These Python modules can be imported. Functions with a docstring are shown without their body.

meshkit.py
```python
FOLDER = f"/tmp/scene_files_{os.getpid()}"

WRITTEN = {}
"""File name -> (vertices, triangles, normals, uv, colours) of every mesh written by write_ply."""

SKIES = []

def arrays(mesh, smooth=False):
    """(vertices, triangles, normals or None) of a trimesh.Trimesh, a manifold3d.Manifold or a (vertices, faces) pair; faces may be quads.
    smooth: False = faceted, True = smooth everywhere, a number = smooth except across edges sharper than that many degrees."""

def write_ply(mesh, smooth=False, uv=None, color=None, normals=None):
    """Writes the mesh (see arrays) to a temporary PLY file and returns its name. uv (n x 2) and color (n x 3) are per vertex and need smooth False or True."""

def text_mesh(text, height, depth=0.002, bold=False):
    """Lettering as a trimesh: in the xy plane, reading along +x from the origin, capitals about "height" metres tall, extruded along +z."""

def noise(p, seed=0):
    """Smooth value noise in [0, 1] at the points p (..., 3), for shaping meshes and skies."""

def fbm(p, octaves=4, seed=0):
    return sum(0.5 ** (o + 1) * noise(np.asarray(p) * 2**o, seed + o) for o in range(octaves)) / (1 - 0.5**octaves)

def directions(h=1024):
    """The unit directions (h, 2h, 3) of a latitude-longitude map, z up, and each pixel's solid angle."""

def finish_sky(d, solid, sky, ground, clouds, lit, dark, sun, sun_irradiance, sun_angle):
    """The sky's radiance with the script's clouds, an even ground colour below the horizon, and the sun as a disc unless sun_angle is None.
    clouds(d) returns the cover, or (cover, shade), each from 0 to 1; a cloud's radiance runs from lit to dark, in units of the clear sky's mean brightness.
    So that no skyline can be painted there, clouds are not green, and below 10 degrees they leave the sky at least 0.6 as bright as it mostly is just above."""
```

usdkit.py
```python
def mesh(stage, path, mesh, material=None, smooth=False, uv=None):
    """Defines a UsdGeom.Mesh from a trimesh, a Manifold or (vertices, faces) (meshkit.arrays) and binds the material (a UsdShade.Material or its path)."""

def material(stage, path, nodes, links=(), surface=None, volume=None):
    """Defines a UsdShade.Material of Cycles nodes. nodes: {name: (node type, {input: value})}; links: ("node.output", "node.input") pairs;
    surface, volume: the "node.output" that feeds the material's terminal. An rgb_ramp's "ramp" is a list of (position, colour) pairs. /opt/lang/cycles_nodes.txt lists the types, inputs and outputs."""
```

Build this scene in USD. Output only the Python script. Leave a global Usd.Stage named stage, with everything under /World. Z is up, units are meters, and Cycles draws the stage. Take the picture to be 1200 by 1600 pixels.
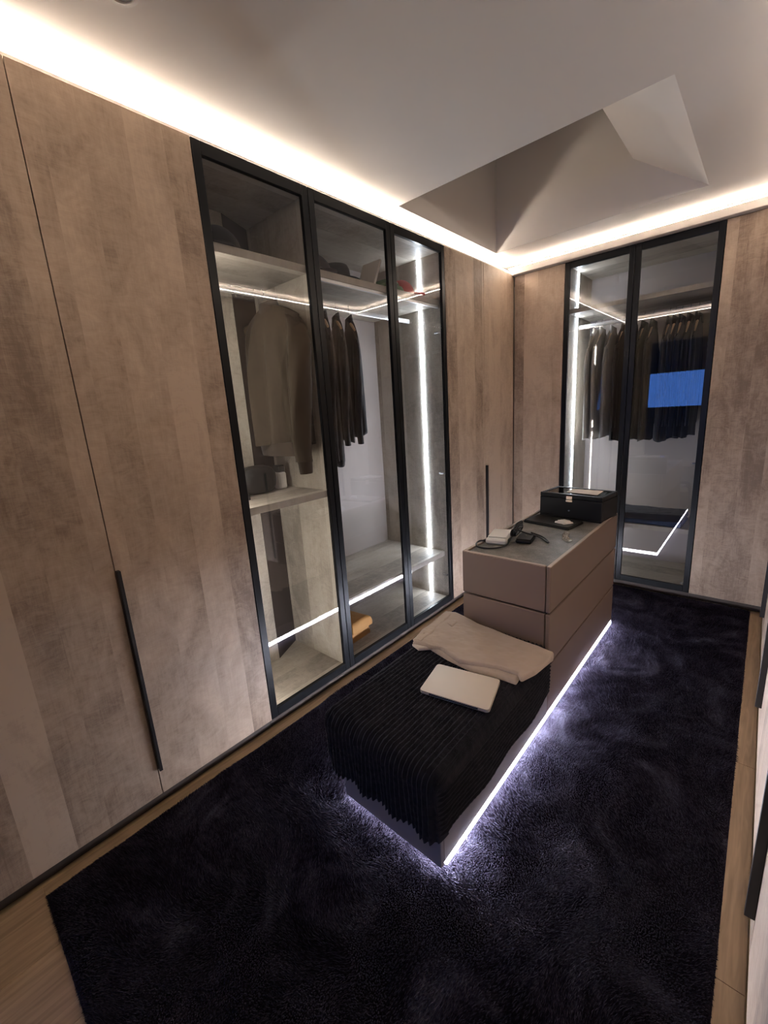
import math, random
import numpy as np, trimesh, usdkit, meshkit
from pxr import Usd, UsdGeom, UsdLux, UsdShade, Gf, Sdf, Vt
from shapely.geometry import Polygon, Point, LineString
import shapely

stage = Usd.Stage.CreateInMemory()
UsdGeom.SetStageUpAxis(stage, 'Z'); UsdGeom.SetStageMetersPerUnit(stage, 1.0)
UsdGeom.Xform.Define(stage, '/World')
UsdGeom.Scope.Define(stage, '/World/Looks')
# ------------------------------------------------------------------ camera
R = np.array([[0.74710162, 0.6616848, -0.06334344], [0.10185793, -0.20813176, -0.97278267], [-0.6568593, 0.72031548, -0.22289342]])
R = np.linalg.svd(R)[0] @ np.linalg.svd(R)[2]
CAM = np.array([1.70943, -3.69131, 1.52611]); FPX = 660.484; PX, PY = 598.856, 795.006
cam = UsdGeom.Camera.Define(stage, '/World/camera')
m = np.eye(4); m[0, :3] = R[0]; m[1, :3] = -R[1]; m[2, :3] = -R[2]; m[3, :3] = CAM
cam.AddTransformOp().Set(Gf.Matrix4d(*m.ravel().tolist()))
cam.CreateHorizontalApertureAttr(36.0); cam.CreateVerticalApertureAttr(48.0)
cam.CreateFocalLengthAttr(FPX / 1200 * 36)
cam.CreateHorizontalApertureOffsetAttr((600 - PX) / 1200 * 36); cam.CreateVerticalApertureOffsetAttr((PY - 800) / 1200 * 36)
cam.CreateClippingRangeAttr((0.02, 100.0))
cam.CreateExposureAttr(2.7)
# ------------------------------------------------------------------ light levels (all light comes from the room's own lamps and the dusk window)
COVE, CAB, ISL, SPOT, DUSK = 11.8, 11.5, 21.0, 330.0, 0.25
dome = UsdLux.DomeLight.Define(stage, '/World/dusk_sky'); dome.CreateIntensityAttr(DUSK); dome.CreateColorAttr(Gf.Vec3f(0.10, 0.28, 0.95))

# ------------------------------------------------------------------ helpers
used, base = {}, {'/World': np.zeros(3)}
def numbered(parent, name):
    n = used.get((parent, name), -1) + 1; used[(parent, name)] = n
    return f'{parent}/{name}' if n == 0 else f'{parent}/{name}_{n:03d}'
def keys(p, label=None, cat=None, group=None, kind=None):
    for k, v in (('label', label), ('category', cat), ('group', group), ('kind', kind)):
        if v: p.SetCustomDataByKey(k, v)
    return p
def thing(name, label, cat, loc=(0, 0, 0), group=None, rotz=0, local=False, kind=None):
    path = numbered('/World', name)
    x = UsdGeom.Xform.Define(stage, path); x.AddTranslateOp().Set(Gf.Vec3d(*map(float, loc)))
    if rotz: x.AddRotateZOp().Set(float(rotz))
    base[path] = np.zeros(3) if local else np.array(loc, float)
    return keys(x.GetPrim(), label, cat, group, kind)
def obj(name, mesh, mat, parent=None, smooth=False, label=None, cat=None, group=None, kind=None):
    pp = str(parent.GetPath()) if parent is not None else '/World'
    path = numbered(pp, name)
    v, f, n = meshkit.arrays(mesh, False)
    b = base[pp]
    me = usdkit.mesh(stage, path, (v - b, f), mat, smooth=smooth)
    base[path] = b
    return keys(me.GetPrim(), label, cat, group, kind)
def cat(*ms):
    ms = [x for x in ms if x is not None]
    return trimesh.util.concatenate([x if isinstance(x, trimesh.Trimesh) else trimesh.Trimesh(*x, process=False) for x in ms])
def bx(x0, x1, y0, y1, z0, z1, r=0.0):
    lo, hi = np.minimum((x0, y0, z0), (x1, y1, z1)), np.maximum((x0, y0, z0), (x1, y1, z1))
    if r <= 0:
        b = trimesh.creation.box(hi - lo); b.apply_translation((lo + hi) / 2); return b
    r = min(r, 0.49 * (hi - lo).min()); p = []
    for i in np.ndindex(2, 2, 2):
        c = np.where(i, hi, lo); s = np.where(i, -1, 1)
        for k in range(3):
            q = c + s * r; q[k] = c[k]; p.append(q)
    return trimesh.convex.convex_hull(np.array(p))
def rect_frame(axis, at, th, a0, a1, z0, z1, w, wt=None):
    """frame in a plane: axis 0 -> plane x, 1 -> plane y; th thickness behind (signed)."""
    wt = wt or w
    def b(p0, p1, q0, q1):
        return bx(at, at + th, p0, p1, q0, q1, .002) if axis == 0 else bx(p0, p1, at, at + th, q0, q1, .002)
    return cat(b(a0, a0 + w, z0, z1), b(a1 - w, a1, z0, z1), b(a0 + w, a1 - w, z0, z0 + wt), b(a0 + w, a1 - w, z1 - wt, z1))
def tube(pts, rad, sides=8, cap=True):
    p = np.asarray(pts, float); n = len(p)
    t = np.gradient(p, axis=0); t /= np.linalg.norm(t, axis=1, keepdims=True) + 1e-12
    a = np.cross(t[0], [0, 0, 1.0] if abs(t[0][2]) < .9 else [1.0, 0, 0]); A = []
    for i in range(n):
        a = a - t[i] * (a @ t[i]); a /= np.linalg.norm(a) + 1e-12; A.append(a)
    A = np.array(A); B = np.cross(t, A); ang = np.arange(sides) * 2 * np.pi / sides
    rr = np.broadcast_to(rad, (n,))[:, None, None]
    v = (p[:, None] + rr * (np.cos(ang)[None, :, None] * A[:, None] + np.sin(ang)[None, :, None] * B[:, None])).reshape(-1, 3)
    return closed_rings(v, n, sides)
def closed_rings(v, n, s):
    f = []
    for i in range(n - 1):
        for j in range(s):
            k = (j + 1) % s
            f += [(i * s + j, i * s + k, (i + 1) * s + k), (i * s + j, (i + 1) * s + k, (i + 1) * s + j)]
    v = np.vstack([v, v[:s].mean(0), v[-s:].mean(0)]); c0, c1 = len(v) - 2, len(v) - 1
    for j in range(s):
        k = (j + 1) % s
        f += [(c0, k, j), (c1, (n - 1) * s + j, (n - 1) * s + k)]
    me = trimesh.Trimesh(v, np.array(f), process=False); trimesh.repair.fix_normals(me); return me
def grid_faces(nu, nv):
    i, j = np.meshgrid(np.arange(nu - 1), np.arange(nv - 1), indexing='ij')
    a = (i * nv + j).ravel(); q = np.stack([a, a + nv, a + nv + 1, a + 1], 1)
    return np.vstack([q[:, [0, 1, 2]], q[:, [0, 2, 3]]])
def smoothpts(pts, n):
    p = np.asarray(pts, float); d = np.r_[0, np.cumsum(np.linalg.norm(np.diff(p, axis=0), axis=1))]
    from scipy.interpolate import CubicSpline
    return CubicSpline(d, p)(np.linspace(0, d[-1], n))
def pillow(poly, z, th, step=.008, edge=.02, wr=.004, seed=0, freq=14, rot=0.0, wdir=(1, 2.5)):
    """folded cloth: a polygon outline with rounded edge, soft wrinkles, and a flat underside on z."""
    P = Polygon(poly).buffer(.006, quad_segs=4).buffer(0)
    ring = np.array(P.exterior.segmentize(step).coords)[:-1]
    x0, y0, x1, y1 = P.bounds
    gx, gy = np.meshgrid(np.arange(x0, x1, step), np.arange(y0, y1, step)); g = np.c_[gx.ravel(), gy.ravel()]
    ins = shapely.contains_xy(P.buffer(-step * .6), g[:, 0], g[:, 1]); g = g[ins]
    pts = np.vstack([ring, g]); n = len(ring)
    from scipy.spatial import Delaunay
    T = Delaunay(pts).simplices
    c = pts[T].mean(1); T = T[shapely.contains_xy(P, c[:, 0], c[:, 1])]
    d = shapely.distance(P.exterior, shapely.points(pts)); d[:n] = 0
    k = np.clip(d / edge, 0, 1); h = th * (.35 + .65 * np.sqrt(np.maximum(0, 1 - (1 - k) ** 2)))
    q = np.c_[pts[:, 0] * freq * wdir[0], pts[:, 1] * freq * wdir[1], np.zeros(len(pts))]
    h = h + wr * (meshkit.fbm(q, 3, seed) - .5) * 2 * (.2 + .8 * k)
    top = np.c_[pts, z + h]; bot = np.c_[pts, np.full(len(pts), z)]
    N = len(pts); f = [T, T[:, ::-1] + N]
    i = np.arange(n); j = (i + 1) % n
    f.append(np.vstack([np.c_[i, j, j + N], np.c_[i, j + N, i + N]]))
    me = trimesh.Trimesh(np.vstack([top, bot]), np.vstack(f), process=False); trimesh.repair.fix_normals(me); return me
def lathe(prof, n=24):
    a = np.arange(n) * 2 * np.pi / n; p = np.asarray(prof, float)
    v = np.stack([p[:, 0, None] * np.cos(a), p[:, 0, None] * np.sin(a), np.repeat(p[:, 1, None], n, 1)], -1).reshape(-1, 3)
    return closed_rings(v, len(p), n)

# ------------------------------------------------------------------ materials
L = '/World/Looks/'
def mat(name, nodes, links=(), surface='p.BSDF'): return usdkit.material(stage, L + name, nodes, links, surface=surface)
def plain(name, col, rough=.5, bump=0, bscale=200, **kw):
    nodes = {'p': ('principled_bsdf', {'base_color': col, 'roughness': rough, **kw})}; links = []
    if bump:
        nodes.update(g=('geometry', {}), n=('noise_texture', {'scale': bscale, 'detail': 3.0}), b=('bump', {'strength': bump, 'distance': .004}))
        links = [('g.position', 'n.vector'), ('n.fac', 'b.height'), ('b.normal', 'p.normal')]
    return mat(name, nodes, links)
def wood(name, light, mid, dark, mode, seed=0.0, pw=.115, rough=.55):
    """weathered laminate: wide vertical planks of differing tone, cloudy stains, fine saw marks. mode: which axes run across / along the plank."""
    N = {'g': ('geometry', {}), 's': ('separate_xyz', {}), 'p': ('principled_bsdf', {'roughness': rough, 'specular_ior_level': .35})}
    Lk = [('g.position', 's.vector')]
    if mode == 'wall':
        N['u0'] = ('math', {'math_type': 'add'}); Lk += [('s.x', 'u0.value1'), ('s.y', 'u0.value2')]; along = 's.z'
    elif mode == 'shelf_y':
        N['u0'] = ('math', {'math_type': 'add', 'value2': 0.0}); Lk += [('s.x', 'u0.value1')]; along = 's.y'
    else:
        N['u0'] = ('math', {'math_type': 'add', 'value2': 0.0}); Lk += [('s.y', 'u0.value1')]; along = 's.x'
    N['u'] = ('math', {'math_type': 'add', 'value2': 11.37 + seed}); Lk += [('u0.value', 'u.value1')]
    N['v'] = ('voronoi_texture', {'dimensions': '1D', 'scale': 1.0 / pw, 'randomness': .75}); Lk += [('u.value', 'v.w')]
    N['sc'] = ('separate_color', {}); Lk += [('v.color', 'sc.color')]
    N['off'] = ('math', {'math_type': 'multiply', 'value2': 37.0}); Lk += [('sc.r', 'off.value1')]
    N['al'] = ('math', {'math_type': 'add'}); Lk += [(along, 'al.value1'), ('off.value', 'al.value2')]
    N['vec'] = ('combine_xyz', {}); Lk += [('u.value', 'vec.x'), ('al.value', 'vec.y'), ('off.value', 'vec.z')]
    N['m1'] = ('mapping', {'scale': (5.5, 2.6, 1.0)}); N['n1'] = ('noise_texture', {'scale': 1.0, 'detail': 6.0, 'roughness': .62, 'distortion': .7})
    Lk += [('vec.vector', 'm1.vector'), ('m1.vector', 'n1.vector')]
    N['m2'] = ('mapping', {'scale': (90.0, 7.0, 1.0)}); N['n2'] = ('noise_texture', {'scale': 1.0, 'detail': 4.0, 'roughness': .6, 'distortion': 1.2})
    Lk += [('vec.vector', 'm2.vector'), ('m2.vector', 'n2.vector')]
    N['m3'] = ('mapping', {'scale': (18.0, 260.0, 1.0)}); N['n3'] = ('noise_texture', {'scale': 1.0, 'detail': 2.0})
    Lk += [('vec.vector', 'm3.vector'), ('m3.vector', 'n3.vector')]
    N['m4'] = ('mapping', {'scale': (11.0, 16.0, 1.0)}); N['n4'] = ('noise_texture', {'scale': 1.0, 'detail': 5.0, 'roughness': .7, 'distortion': 2.2})
    Lk += [('vec.vector', 'm4.vector'), ('m4.vector', 'n4.vector')]
    # tone = cloud + plank offset + grain + saw marks
    N['a1'] = ('math', {'math_type': 'multiply_add', 'value2': .42, 'value3': -.21}); Lk += [('sc.g', 'a1.value1')]
    N['a2'] = ('math', {'math_type': 'add'}); Lk += [('n1.fac', 'a2.value1'), ('a1.value', 'a2.value2')]
    N['a3'] = ('math', {'math_type': 'multiply_add', 'value2': .30}); Lk += [('n2.fac', 'a3.value1'), ('a2.value', 'a3.value3')]
    N['a4'] = ('math', {'math_type': 'multiply_add', 'value2': .15}); Lk += [('n3.fac', 'a4.value1'), ('a3.value', 'a4.value3')]
    N['a5'] = ('math', {'math_type': 'multiply_add', 'value2': .46}); Lk += [('n4.fac', 'a5.value1'), ('a4.value', 'a5.value3')]
    N['r'] = ('rgb_ramp', {'ramp': [(0.0, tuple(c * .72 for c in dark)), (.30, tuple(c * 1.05 for c in dark)), (.52, mid), (.78, light), (1.0, light)]})
    N['a6'] = ('map_range', {'from_min': .36, 'from_max': 1.42, 'to_min': 0.0, 'to_max': 1.0, 'clamp': True}); Lk += [('a5.value', 'a6.value')]
    Lk += [('a6.result', 'r.fac'), ('r.color', 'p.base_color')]
    N['b'] = ('bump', {'strength': .12, 'distance': .002}); Lk += [('a5.value', 'b.height'), ('b.normal', 'p.normal')]
    return mat(name, N, Lk)
WL, WM, WD = (.495, .378, .284), (.388, .289, .214), (.222, .158, .116)
M_wood = wood('weathered_wood_door', WL, WM, WD, 'wall')
IL, IM, ID = (.50, .45, .38), (.41, .36, .30), (.27, .235, .195)
M_in = wood('interior_wood_upright', IL, IM, ID, 'wall', 3.3, .17)
M_inx = wood('interior_wood_side', IL, IM, ID, 'wall', 7.1, .2)
M_shy = wood('interior_wood_shelf', (.44, .39, .33), (.35, .305, .255), (.22, .19, .16), 'shelf_y', 1.3, .15)
M_shx = wood('interior_wood_shelf_across', (.44, .39, .33), (.35, .305, .255), (.22, .19, .16), 'shelf_x', 2.3, .15)
M_body = plain('carcass_board', (.20, .165, .14), .6)
M_plinth = plain('plinth_brown', (.055, .040, .031), .6)
M_back = plain('mauve_back_board', (.36, .305, .285), .6, .05, 300)
M_dark = plain('dark_brown_board', (.045, .033, .028), .6)
M_black = plain('black_metal', (.005, .0052, .0062), .36, specular_ior_level=.25)
M_handle = plain('black_handle', (.012, .010, .010), .42)
M_chrome = plain('chrome', (.75, .75, .76), .22, metallic=1.0)
M_alu = plain('white_aluminium', (.72, .72, .72), .35, metallic=.6)
M_plaster = plain('ceiling_plaster', (.74, .69, .645), .9, .04, 500)
M_trim = plain('cream_trim', (.66, .60, .55), .6)
M_wall = plain('wall_plaster', (.40, .35, .31), .85)
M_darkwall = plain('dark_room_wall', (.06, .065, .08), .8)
M_taupe = mat('taupe_lacquer', {'p': ('principled_bsdf', {'base_color': (.235, .165, .130), 'roughness': .5}), 'g': ('geometry', {}), 'n': ('noise_texture', {'scale': 700.0}), 'b': ('bump', {'strength': .05, 'distance': .001})}, [('g.position', 'n.vector'), ('n.fac', 'b.height'), ('b.normal', 'p.normal')])
M_taupe2 = plain('taupe_edge', (.42, .335, .28), .5)
M_bench = plain('grey_lacquer', (.27, .24, .235), .55)
M_gap = plain('shadow_gap_board', (.03, .024, .02), .8)
M_stone = mat('grey_stone', {'g': ('geometry', {}), 'n': ('noise_texture', {'scale': 14.0, 'detail': 8.0, 'roughness': .68}), 'n2': ('noise_texture', {'scale': 160.0, 'detail': 3.0}),
    'x': ('mix_float', {'fac': .3}), 'r': ('rgb_ramp', {'ramp': [(.34, (.07, .064, .056)), (.5, (.14, .13, .115)), (.66, (.24, .225, .20))]}), 'p': ('principled_bsdf', {'roughness': .42})},
    [('g.position', 'n.vector'), ('g.position', 'n2.vector'), ('n.fac', 'x.a'), ('n2.fac', 'x.b'), ('x.result', 'r.fac'), ('r.color', 'p.base_color')])
def emit(name, col, s): return mat(name, {'e': ('emission', {'color': col, 'strength': s})}, surface='e.emission')
M_cove = emit('cove_led', (1.0, .865, .73), COVE)
M_cab2 = emit('cabinet_led_soft', (1.0, .95, .86), CAB * .62)
M_cab = emit('cabinet_led', (.80, .90, 1.0), CAB)
M_isl = emit('plinth_led', (.80, .84, 1.0), ISL)
M_isl2 = emit('plinth_led_soft', (.80, .84, 1.0), ISL * .55)
M_spot = emit('spot_lens', (1.0, .86, .74), SPOT)
def pane(name, tint, f0):
    return mat(name, {'lw': ('layer_weight', {'blend': .5}), 'pw': ('math', {'math_type': 'power', 'value2': 5.0}), 'f': ('math', {'math_type': 'multiply_add', 'value2': .7, 'value3': f0}),
        't': ('transparent_bsdf', {'color': tint}), 'g': ('glossy_bsdf', {'color': (1, 1, 1), 'roughness': .01}), 'mx': ('mix_closure', {})},
        [('lw.facing', 'pw.value1'), ('pw.value', 'f.value1'), ('f.value', 'mx.fac'), ('t.BSDF', 'mx.closure1'), ('g.BSDF', 'mx.closure2')], surface='mx.closure')
M_glass = pane('smoked_glass', (.90, .90, .905), .042)
M_clear = pane('clear_glass', (.96, .96, .96), .04)
M_boxglass = pane('box_lid_glass', (.80, .81, .80), .05)
def fabric(name, col, rough=.9, bs=900, sheen=.12, stripes=0):
    return mat(name, {'g': ('texture_coordinate', {}), 'n': ('noise_texture', {'scale': bs, 'detail': 2.0}), 'n2': ('noise_texture', {'scale': 9.0, 'detail': 4.0}),
        'h': ('mix_color', {'blend_type': 'mix', 'a': tuple(c * .82 for c in col), 'b': tuple(min(1, c * 1.15) for c in col)}), 'b': ('bump', {'strength': .25, 'distance': .002}),
        'p': ('principled_bsdf', {'roughness': rough, 'sheen_weight': sheen, 'sheen_roughness': .5, 'specular_ior_level': .2})},
        [('g.object', 'n.vector'), ('g.object', 'n2.vector'), ('n2.fac', 'h.fac'), ('h.result', 'p.base_color'), ('n.fac', 'b.height'), ('b.normal', 'p.normal')])
M_khaki = fabric('khaki_suede', (.050, .037, .025), sheen=.03); M_khakirib = fabric('khaki_rib', (.045, .032, .022))
M_blackcloth = fabric('black_cloth', (.009, .009, .011), sheen=.15); M_blackcloth2 = fabric('black_wool', (.012, .0115, .012), sheen=.2); M_navycloth = fabric('navy_cloth', (.010, .012, .021), sheen=.15)
M_charcoal = fabric('charcoal_wool', (.045, .043, .043)); M_olive = fabric('dark_olive_cloth', (.04, .036, .028))
M_beigecloth = fabric('grey_beige_wool', (.46, .42, .375)); M_greycloth = fabric('mid_grey_wool', (.30, .295, .29))
M_pants = fabric('beige_cotton', (.52, .42, .335), sheen=.2); M_pantsin = fabric('pale_pocket_cotton', (.62, .54, .46))
M_denim = fabric('dark_denim', (.012, .014, .024)); M_denim2 = fabric('blue_denim', (.03, .055, .12)); M_caramel = fabric('caramel_leather', (.52, .27, .09), .5, sheen=0)
M_capblack = fabric('black_cap', (.015, .014, .014)); M_capbrown = fabric('brown_felt', (.05, .035, .03)); M_capred = fabric('red_cap', (.45, .06, .05)); M_capgreen = fabric('green_cloth', (.10, .16, .07)); M_white = plain('white_plastic', (.72, .69, .65), .35); M_paper = plain('white_paper', (.68, .63, .57), .8)
M_hangwood = plain('hanger_wood', (.50, .27, .10), .45)
M_hangpale = plain('hanger_pale_wood', (.62, .43, .27), .45)
M_leather = plain('black_leather', (.010, .0095, .0095), .5, .15, 400, specular_ior_level=.3)
M_boxblack = plain('black_leather_box', (.007, .007, .0085), .45, .10, 500, specular_ior_level=.3)
M_laptop = plain('silver_laptop', (.66, .56, .455), .42, metallic=.15)
M_rubber = plain('black_rubber', (.014, .012, .012), .45)
M_brass = plain('latch_metal', (.62, .50, .42), .3, metallic=1.0)
M_plastic = pane('clear_plastic', (.75, .75, .72), .12)
M_throw = mat('black_plush', {'g': ('geometry', {}), 'n': ('noise_texture', {'scale': 420.0, 'detail': 3.0}), 'n2': ('noise_texture', {'scale': 25.0, 'detail': 4.0}),
    'r': ('rgb_ramp', {'ramp': [(.3, (.006, .006, .008)), (.7, (.018, .017, .021))]}), 'b': ('bump', {'strength': .7, 'distance': .004}),
    'p': ('principled_bsdf', {'roughness': .95, 'sheen_weight': .14, 'sheen_roughness': .5, 'sheen_tint': (.8, .82, 1.0), 'specular_ior_level': .1})},
    [('g.position', 'n.vector'), ('g.position', 'n2.vector'), ('n2.fac', 'r.fac'), ('r.color', 'p.base_color'), ('n.fac', 'b.height'), ('b.normal', 'p.normal')])
M_rug = mat('navy_plush_pile', {'g': ('geometry', {}), 'n': ('noise_texture', {'scale': 320.0, 'detail': 3.0, 'roughness': .7}), 'n2': ('noise_texture', {'scale': 3.2, 'detail': 6.0, 'roughness': .62, 'distortion': 1.6}), 'n3': ('noise_texture', {'scale': 150.0, 'detail': 2.0}),
    'r': ('rgb_ramp', {'ramp': [(.38, (.007, .0045, .0085)), (.49, (.014, .0105, .0175)), (.57, (.036, .031, .047)), (.66, (.085, .078, .105))]}), 'm': ('mix_float', {'fac': .25}),
    'b': ('bump', {'strength': .2, 'distance': .002}), 'p': ('principled_bsdf', {'roughness': .95, 'sheen_weight': .22, 'sheen_roughness': .4, 'sheen_tint': (.72, .64, 1.0), 'specular_ior_level': .12})},
    [('g.position', 'n.vector'), ('g.position', 'n2.vector'), ('g.position', 'n3.vector'), ('n2.fac', 'm.a'), ('n3.fac', 'm.b'), ('m.result', 'r.fac'), ('r.color', 'p.base_color'), ('n.fac', 'b.height'), ('b.normal', 'p.normal')])
M_planks = []
for i, c in enumerate([(.46, .325, .205), (.43, .30, .185), (.49, .35, .225)]):
    M_planks.append(mat(f'oak_plank_{"abc"[i]}', {'g': ('geometry', {}), 'mp': ('mapping', {'scale': (60.0, 4.0, 1.0), 'location': (i * 3.1, 0, 0)}), 'n': ('noise_texture', {'scale': 1.0, 'detail': 5.0, 'distortion': 1.0}),
        'r': ('rgb_ramp', {'ramp': [(.3, tuple(x * .72 for x in c)), (.7, tuple(x * 1.1 for x in c))]}), 'p': ('principled_bsdf', {'roughness': .45})},
        [('g.position', 'mp.vector'), ('mp.vector', 'n.vector'), ('n.fac', 'r.fac'), ('r.color', 'p.base_color')]))
M_seam = plain('plank_seam', (.55, .40, .22), .6)

# ------------------------------------------------------------------ room shell
W, YF, YB, XL, XR = 1.819, -3.95, 0.66, -0.68, 2.46      # right door plane, front wall, back wall, left wall, right wall
ZC, ZT = 2.655, 2.57                                      # ceiling, top of the doors
fl = obj('floor', cat(bx(XL, XR, YF - .1, YB, -.12, -.012), bx(-1.7, 3.5, YF - 3.3, YF - .1, -.12, 0)), M_seam, kind='structure')
PW = .249
rng = random.Random(4)
for i in range(8):
    xa = i * PW + .0006; xb = min((i + 1) * PW - .0006, W)
    cuts = [-3.69, -1.65] if i in (0, 7) else [-3.69 + rng.uniform(.3, 1.6), -1.2 + rng.uniform(-.3, .3)]
    if i == 7: cuts = [-2.55, -1.65]
    ys = [YF - .1] + cuts + [0.0]
    for a, b in zip(ys[:-1], ys[1:]):
        obj('plank', bx(xa, xb, a + .0006, b - .0006, -.0118, 0, .0008), M_planks[rng.randrange(3)], fl)
nx0, nx1, ny0, ny1 = .026, 1.330, -1.552, -.372
SPOTS = [(.315, -3.062), (1.45, -3.085)]
hole = Polygon([(XL, YF - .02), (XR, YF - .02), (XR, YB), (XL, YB)], [[(nx0, ny0), (nx1, ny0), (nx1, ny1), (nx0, ny1)]] + [list(Point(q).buffer(.0365, quad_segs=8).exterior.coords) for q in SPOTS])
cm = trimesh.creation.extrude_polygon(hole, .06); cm.apply_translation((0, 0, ZC))
ce = obj('ceiling', cm, M_plaster, kind='structure')
zt = 3.45
obj('skylight_well', cat(bx(nx0 - .05, nx0, ny0 - .05, ny1 + .05, ZC + .06, zt), bx(nx0, nx1 + .05, ny1, ny1 + .05, ZC + .06, zt), bx(nx0, nx1 + .05, ny0 - .05, ny0, ZC + .06, zt)), M_plaster, ce)
sl = trimesh.creation.extrude_polygon(Polygon([(nx1, ZC + .002), (.935, 2.935), (.935, zt), (nx1 + .05, zt), (nx1 + .05, ZC + .06), (nx1 + .0, ZC + .06)]), ny1 - ny0)
sl.apply_transform(np.array([[1, 0, 0, 0], [0, 0, -1, ny1], [0, 1, 0, 0], [0, 0, 0, 1.0]])); trimesh.repair.fix_normals(sl)
obj('skylight_slope', sl, M_plaster, ce)
sk = thing('window', 'dark skylight pane closing the top of the ceiling well', 'skylight', (.5, -.96, zt), kind='structure')
obj('pane', bx(nx0 - .05, nx1 + .05, ny0 - .05, ny1 + .05, zt + .002, zt + .02), plain('night_glass', (.02, .022, .03), .1), sk)
obj('wall_left', bx(XL - .1, XL, YF - .02, YB, 0, ZC), M_wall, kind='structure')
obj('wall_back', bx(XL - .1, XR + .1, YB, YB + .1, 0, ZC), M_wall, kind='structure')
obj('wall_right', bx(XR, XR + .1, YF - .02, YB, 0, ZC), M_wall, kind='structure')
DX0, DX1, DZ = .30, 1.30, 2.27
obj('wall_front', cat(bx(XL - .1, DX0, YF - .14, YF - .02, 0, ZC + .06), bx(DX1, XR + .1, YF - .14, YF - .02, 0, ZC + .06), bx(DX0, DX1, YF - .14, YF - .02, DZ, ZC + .06)), M_wall, kind='structure')
# the dark neighbouring room with its dusk-lit window
Y2 = YF - 3.2
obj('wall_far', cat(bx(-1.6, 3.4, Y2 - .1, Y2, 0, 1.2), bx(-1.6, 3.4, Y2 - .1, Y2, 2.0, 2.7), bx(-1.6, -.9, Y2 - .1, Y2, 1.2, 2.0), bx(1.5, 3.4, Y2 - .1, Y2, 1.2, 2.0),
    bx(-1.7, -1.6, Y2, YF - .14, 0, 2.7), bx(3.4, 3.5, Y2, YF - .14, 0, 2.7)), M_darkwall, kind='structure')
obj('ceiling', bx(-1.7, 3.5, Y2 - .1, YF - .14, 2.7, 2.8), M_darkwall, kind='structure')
wn = thing('window', 'wide dusk-blue window of the dark room behind the doorway', 'window', (.3, Y2 - .05, 1.2), kind='structure')
obj('window_frame', cat(rect_frame(1, Y2 - .08, .05, -.9, 1.5, 1.2, 2.0, .05)  ), M_black, wn)
obj('pane', bx(-.85, 1.45, Y2 - .06, Y2 - .055, 1.25, 1.95), M_clear, wn)

# cornices and cove lights
obj('trim', bx(-.092, -.028, YF, .0, ZT + .002, 2.598, .003), M_trim, kind='structure')
obj('trim', bx(-.016, W + .02, -.05, .03, 2.562, 2.612, .003), M_trim, kind='structure')
obj('trim', bx(W - .02, W + .06, YF, -.052, 2.562, 2.612, .003), M_trim, kind='structure')
obj('trim', bx(0, W - .022, YF - .02, YF + .05, 2.562, 2.612, .003), M_trim, kind='structure')
def led(label, box, where):
    p = thing('cove_light', label, 'light strip', where)
    obj('diffuser', bx(*box), M_cove, p)
led('warm white cove light strip above the left wardrobes', (-.040, -.030, YF, -.04, 2.5985, 2.604), (-.035, -2, 2.5985))
led('warm white cove light strip above the back wardrobes', (-.03, W - .03, -.046, -.036, 2.6135, 2.619), (.9, -.041, 2.6135))
led('warm white cove light strip above the right wardrobes', (W - .016, W - .006, YF, -.06, 2.6135, 2.619), (W - .01, -2, 2.6135))
led('warm white cove light strip over the doorway wall', (.03, W - .05, YF + .036, YF + .046, 2.6135, 2.619), (.9, YF + .04, 2.6135))
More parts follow.
